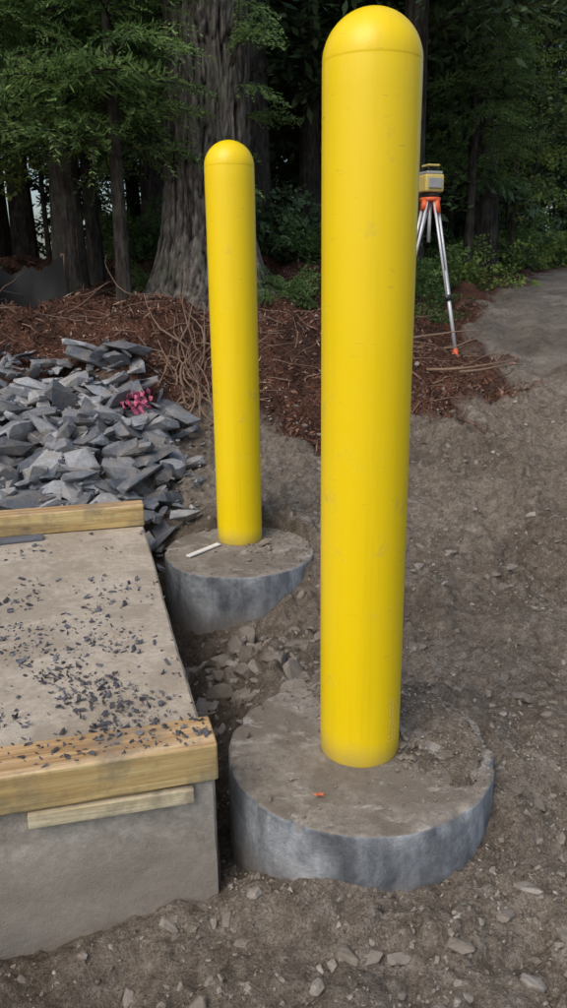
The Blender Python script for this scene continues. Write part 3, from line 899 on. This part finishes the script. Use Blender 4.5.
def ftz(x, y): return float(terrain(np.array([x]), np.array([y]), False)[0])
spots = [(-.25, 9.2, 3), (.35, 10.2, 1), (1.9, 12.2, 3), (2.6, 13.0, 1), (3.4, 14.2, 3), (1.1, 11.5, 0), (2.9, 12.0, 3), (-1.4, 9.5, 2), (.6, 12.6, 2), (1.5, 9.6, 1),
         (3.3, 16.0, 0), (4.6, 16.8, 2), (5.6, 18.0, 0), (2.2, 16.0, 0), (4.0, 15.6, 3), (6.8, 19.5, 2), (5.2, 20, 0), (-3.9, 12.5, 3), (-4.6, 13.5, 3)]
q = random.Random(11)
tries = 0
while len(spots) < 72 and tries < 8000:
    tries += 1
    y = q.uniform(9.5, 30); x = y*q.uniform(-.62, .62)
    rl = float(road_left(y))
    if rl-1.0 < x < rl+5.6 and y < 26: continue
    if -.41 < x/y < -.27: continue
    if any((x-a)**2+(y-b)**2 < (1.15 if y < 18 else 1.6)**2 for a, b, _ in spots): continue
    spots.append((x, y, q.randrange(4)))
for k in range(12):
    s = -1 if k % 2 else 1
    x = s*q.uniform(7, 13) + (2.5 if s > 0 else 0); y = q.uniform(2, 10)
    spots.append((x, y, q.randrange(4)))
for i, (x, y, v) in enumerate(spots):
    o = obj("hemlock_tree", variants[v], None, (x, y, ftz(x, y)), (q.gauss(0, .02), q.gauss(0, .02), q.uniform(0, 6.28)))
    s = q.uniform(.85, 1.2); o.scale = (s, s, s*q.uniform(.95, 1.15))

ced = tree_mesh("cedar", 301, 6.5, .13, 1.05, 100, 1.35, M_CEDAR, M_BARK2, SPF)
ced2 = tree_mesh("cedar_b", 305, 5.5, .06, .95, 72, 1.05, M_CEDAR, M_BARK2, SPF, lean=(.04, -.02))
for (x, y, rz, m, s) in ((-1.62, 6.3, .3, ced, 1), (-1.15, 5.85, 2.0, ced2, .95), (-2.15, 5.9, 4.0, ced2, 1.05), (-2.75, 7.4, 1.0, ced, 1.1), (-1.6, 7.2, 5.0, ced2, 1.2), (3.1, 10.6, 1.5, ced2, 1.1)):
    if x > 0: x -= .7
    o = obj("cedar_tree", m, None, (x, y, ftz(x, y)), (0, 0, rz)); o.scale = (s, s, s)

def big_tree(x, y):
    H = 9; ns = 300
    zz = np.concatenate([np.linspace(-.35, 3.0, 360), np.linspace(3.03, H, 60)])
    aa = np.linspace(0, 2*math.pi, ns, endpoint=False)
    AA, ZZ = np.meshgrid(aa, zz)
    r0 = (.300-.012*ZZ)*(1-.5*sstep(ZZ, 4, H))
    flare = .15*np.exp(-np.maximum(ZZ, -.3)/.28)*(1+.55*np.cos(AA*5+1.2)+.3*np.cos(AA*3))
    ca, sa = np.cos(AA), np.sin(AA)
    tw = AA+ZZ*.04+.07*noise3(ca*3, sa*3, ZZ*4, 1)
    c2, s2_ = np.cos(tw), np.sin(tw)
    n1 = noise3(c2*8.5, s2_*8.5, ZZ*3.2, 5); n2 = noise3(c2*17, s2_*17, ZZ*8, 6); n3 = noise3(c2*36, s2_*36, ZZ*24, 7)
    f1 = np.minimum(np.abs(n1)*3.2, 1); f2 = np.minimum(np.abs(n2)*2.6, 1)
    plate = f1*.55+f2*.45
    ridge = .034*plate+n3*.008*plate
    RR = r0+flare+ridge
    cx = .02*np.sin(ZZ*.8)+.022*ZZ
    V = np.stack([RR*ca+cx, RR*sa, ZZ], -1).reshape(-1, 3)
    n_, m_ = AA.shape; id_ = np.arange(n_*m_).reshape(n_, m_)
    F = np.stack([id_[:-1], np.roll(id_, -1, 1)[:-1], np.roll(id_, -1, 1)[1:], id_[1:]], -1).reshape(-1, 4)
    me = mesh_np("old_pine_trunk", V, F, M_BARK, smooth=True)
    at = me.attributes.new('furrow', 'FLOAT', 'POINT'); at.data.foreach_set('value', (plate+.15*n3).ravel().astype(np.float32))
    par = obj("old_pine_tree", me, None, (x, y, ftz(x, y)))
    lst = []
    qq = random.Random(9)
    for i in range(30):
        z = 4.5+4.4*i/30
        place(lst, SPL, qq.randrange(9), (.09, 0, z), i*2.4, qq.uniform(-.1, .4), qq.gauss(0, .3), 2.0*(1-.6*i/30)*qq.uniform(.7, 1.2))
    Vc = np.vstack([a for a, _ in lst]); fl = np.concatenate([b for _, b in lst])
    obj("crown", mesh_np("crown", Vc, np.arange(len(fl)*4).reshape(-1, 4), [M_DARK, M_BARK2], fl), par)
    lst = []
    for (dx, dy, z, phi, el, L) in ((.28, -.15, 2.15, -.3, .3, .5), (.28, -.18, 1.85, -.9, -.3, .5), (.26, -.2, 1.45, -.5, -.2, .42), (.28, -.1, 1.25, -.1, .1, .4), (.2, -.3, 2.3, -1.3, -.4, .5), (.24, -.25, 1.65, -1.1, .2, .4),
                                    (.25, -.2, 2.0, -.6, -.5, .5), (-.26, -.2, 2.0, 3.6, .1, .6), (-.28, -.2, 1.5, 3.9, -.1, .55)):
        place(lst, SPR, int(z*10), (dx, dy, z), phi, el, qq.gauss(0, .4), L*1.1)
    Vc = np.vstack([a for a, _ in lst]); fl = np.concatenate([b for _, b in lst])
    obj("low_shoots", mesh_np("low_shoots", Vc, np.arange(len(fl)*4).reshape(-1, 4), [M_CEDAR, M_BARK2], fl), par)
big_tree(-.58, 6.35)

def shrub_mesh(name, seed, nb, L, mat, sets, up=(.2, 1.2)):
    qq = random.Random(seed); lst = []
    for i in range(nb):
        place(lst, sets, qq.randrange(9), (qq.gauss(0, .08), qq.gauss(0, .08), 0), qq.uniform(0, 6.28), qq.uniform(*up), qq.gauss(0, .5), L*qq.uniform(.5, 1.1))
    Vc = np.vstack([a for a, _ in lst]); fl = np.concatenate([b for _, b in lst])
    return mesh_np(name, Vc, np.arange(len(fl)*4).reshape(-1, 4), [mat, M_BARK2], fl)
sh = [shrub_mesh("shrub_a", 1, 16, .55, M_LEAF, LFS), shrub_mesh("shrub_b", 2, 20, .8, M_CEDAR, SPL), shrub_mesh("shrub_c", 3, 18, 1.0, M_DARK, LFS), shrub_mesh("fern", 4, 14, .35, M_CEDAR, LFS, (.3, .9))]
for (x, y, k, s) in ((-.10, 5.95, 3, .7), (.12, 6.2, 3, .9), (.02, 6.3, 1, .45), (-1.15, 6.2, 3, .6), (-1.0, 6.6, 1, .4), (.35, 6.7, 3, 1.1), (1.5, 7.6, 3, 1.0), (1.3, 8.3, 1, .7), (2.2, 9.6, 0, 1.2), (2.6, 10.8, 0, 1.3), (4.0, 13.6, 0, 1.6), (4.5, 14.6, 0, 1.7), (3.4, 12.8, 1, 1.3), (5.3, 15.2, 1, 1.5), (6.2, 16.2, 0, 1.8),
                     (2.3, 11.0, 1, .9), (1.7, 9.2, 1, .8), (.9, 8.6, 2, 1.), (0, 8.4, 2, 1.), (-1.4, 8.0, 1, 1.), (1.2, 7.6, 3, .8), (1.75, 8.6, 3, 1.0), (2.7, 11.9, 1, 1.0), (.5, 7.8, 1, .8), (-2.6, 6.9, 1, .5)):
    o = obj("shrub", sh[k], None, (x, y, ftz(x, y)), (0, 0, q.uniform(0, 6.28))); o.scale = (s, s, s)
for k in range(34):
    y = q.uniform(14, 26); x = q.uniform(-9, float(road_left(y))-.8)
    if -.39 < x/y < -.28: continue
    o = obj("shrub", sh[2 if k % 3 else 1], None, (x, y, ftz(x, y)), (0, 0, q.uniform(0, 6.28))); s = q.uniform(1.2, 2.2); o.scale = (s, s, s)

sap = tree_mesh("sapling", 401, 4.2, .03, .9, 42, .9, M_LEAF, M_BARK2, LFS)
for (x, y, s) in ((4.4, 12.2, 1.1), (5.4, 13.4, 1.3), (3.6, 13.2, .9), (-3.3, 9.4, 1.0), (-3.0, 10.6, 1.3)):
    if x > 0: x = min(x, float(road_left(y))-.5)
    o = obj("birch_sapling", sap, None, (x, y, ftz(x, y)), (0, 0, q.uniform(0, 6))); o.scale = (s, s, s)

# ------------------------------------------------------------------ light
w = bpy.data.worlds.new("World"); scene.world = w; w.use_nodes = True
nt = w.node_tree; bg = nt.nodes["Background"]
sky = nt.nodes.new("ShaderNodeTexSky"); sky.sky_type = 'NISHITA'; sky.sun_disc = False
EL, AZ = math.radians(50), math.radians(212)
sky.sun_elevation = EL; sky.sun_rotation = AZ; sky.air_density = 1.0; sky.dust_density = 3.0; sky.ozone_density = 1.0
nt.links.new(sky.outputs[0], bg.inputs[0]); bg.inputs[1].default_value = .15
sd = bpy.data.lights.new("sun", 'SUN'); sd.energy = 1.5; sd.angle = math.radians(45); sd.color = (1, .94, .86)
so = bpy.data.objects.new("sun", sd); scene.collection.objects.link(so)
sv = Vector((math.sin(AZ)*math.cos(EL), math.cos(AZ)*math.cos(EL), math.sin(EL)))
so.rotation_euler = sv.to_track_quat('Z', 'Y').to_euler(); so.location = (0, 0, 20)

# ------------------------------------------------------------------ camera
cd = bpy.data.cameras.new("camera"); co = bpy.data.objects.new("camera", cd); scene.collection.objects.link(co)
cd.sensor_fit = 'VERTICAL'; cd.sensor_height = 36; cd.lens = 27.86; cd.clip_start = .05; cd.clip_end = 1500
co.matrix_world = Matrix.Translation((0, 0, 1.13)) @ Euler((math.radians(90-16.8), 0, 0)).to_matrix().to_4x4() @ Matrix.Rotation(math.radians(-.68), 4, 'Z')
scene.camera = co
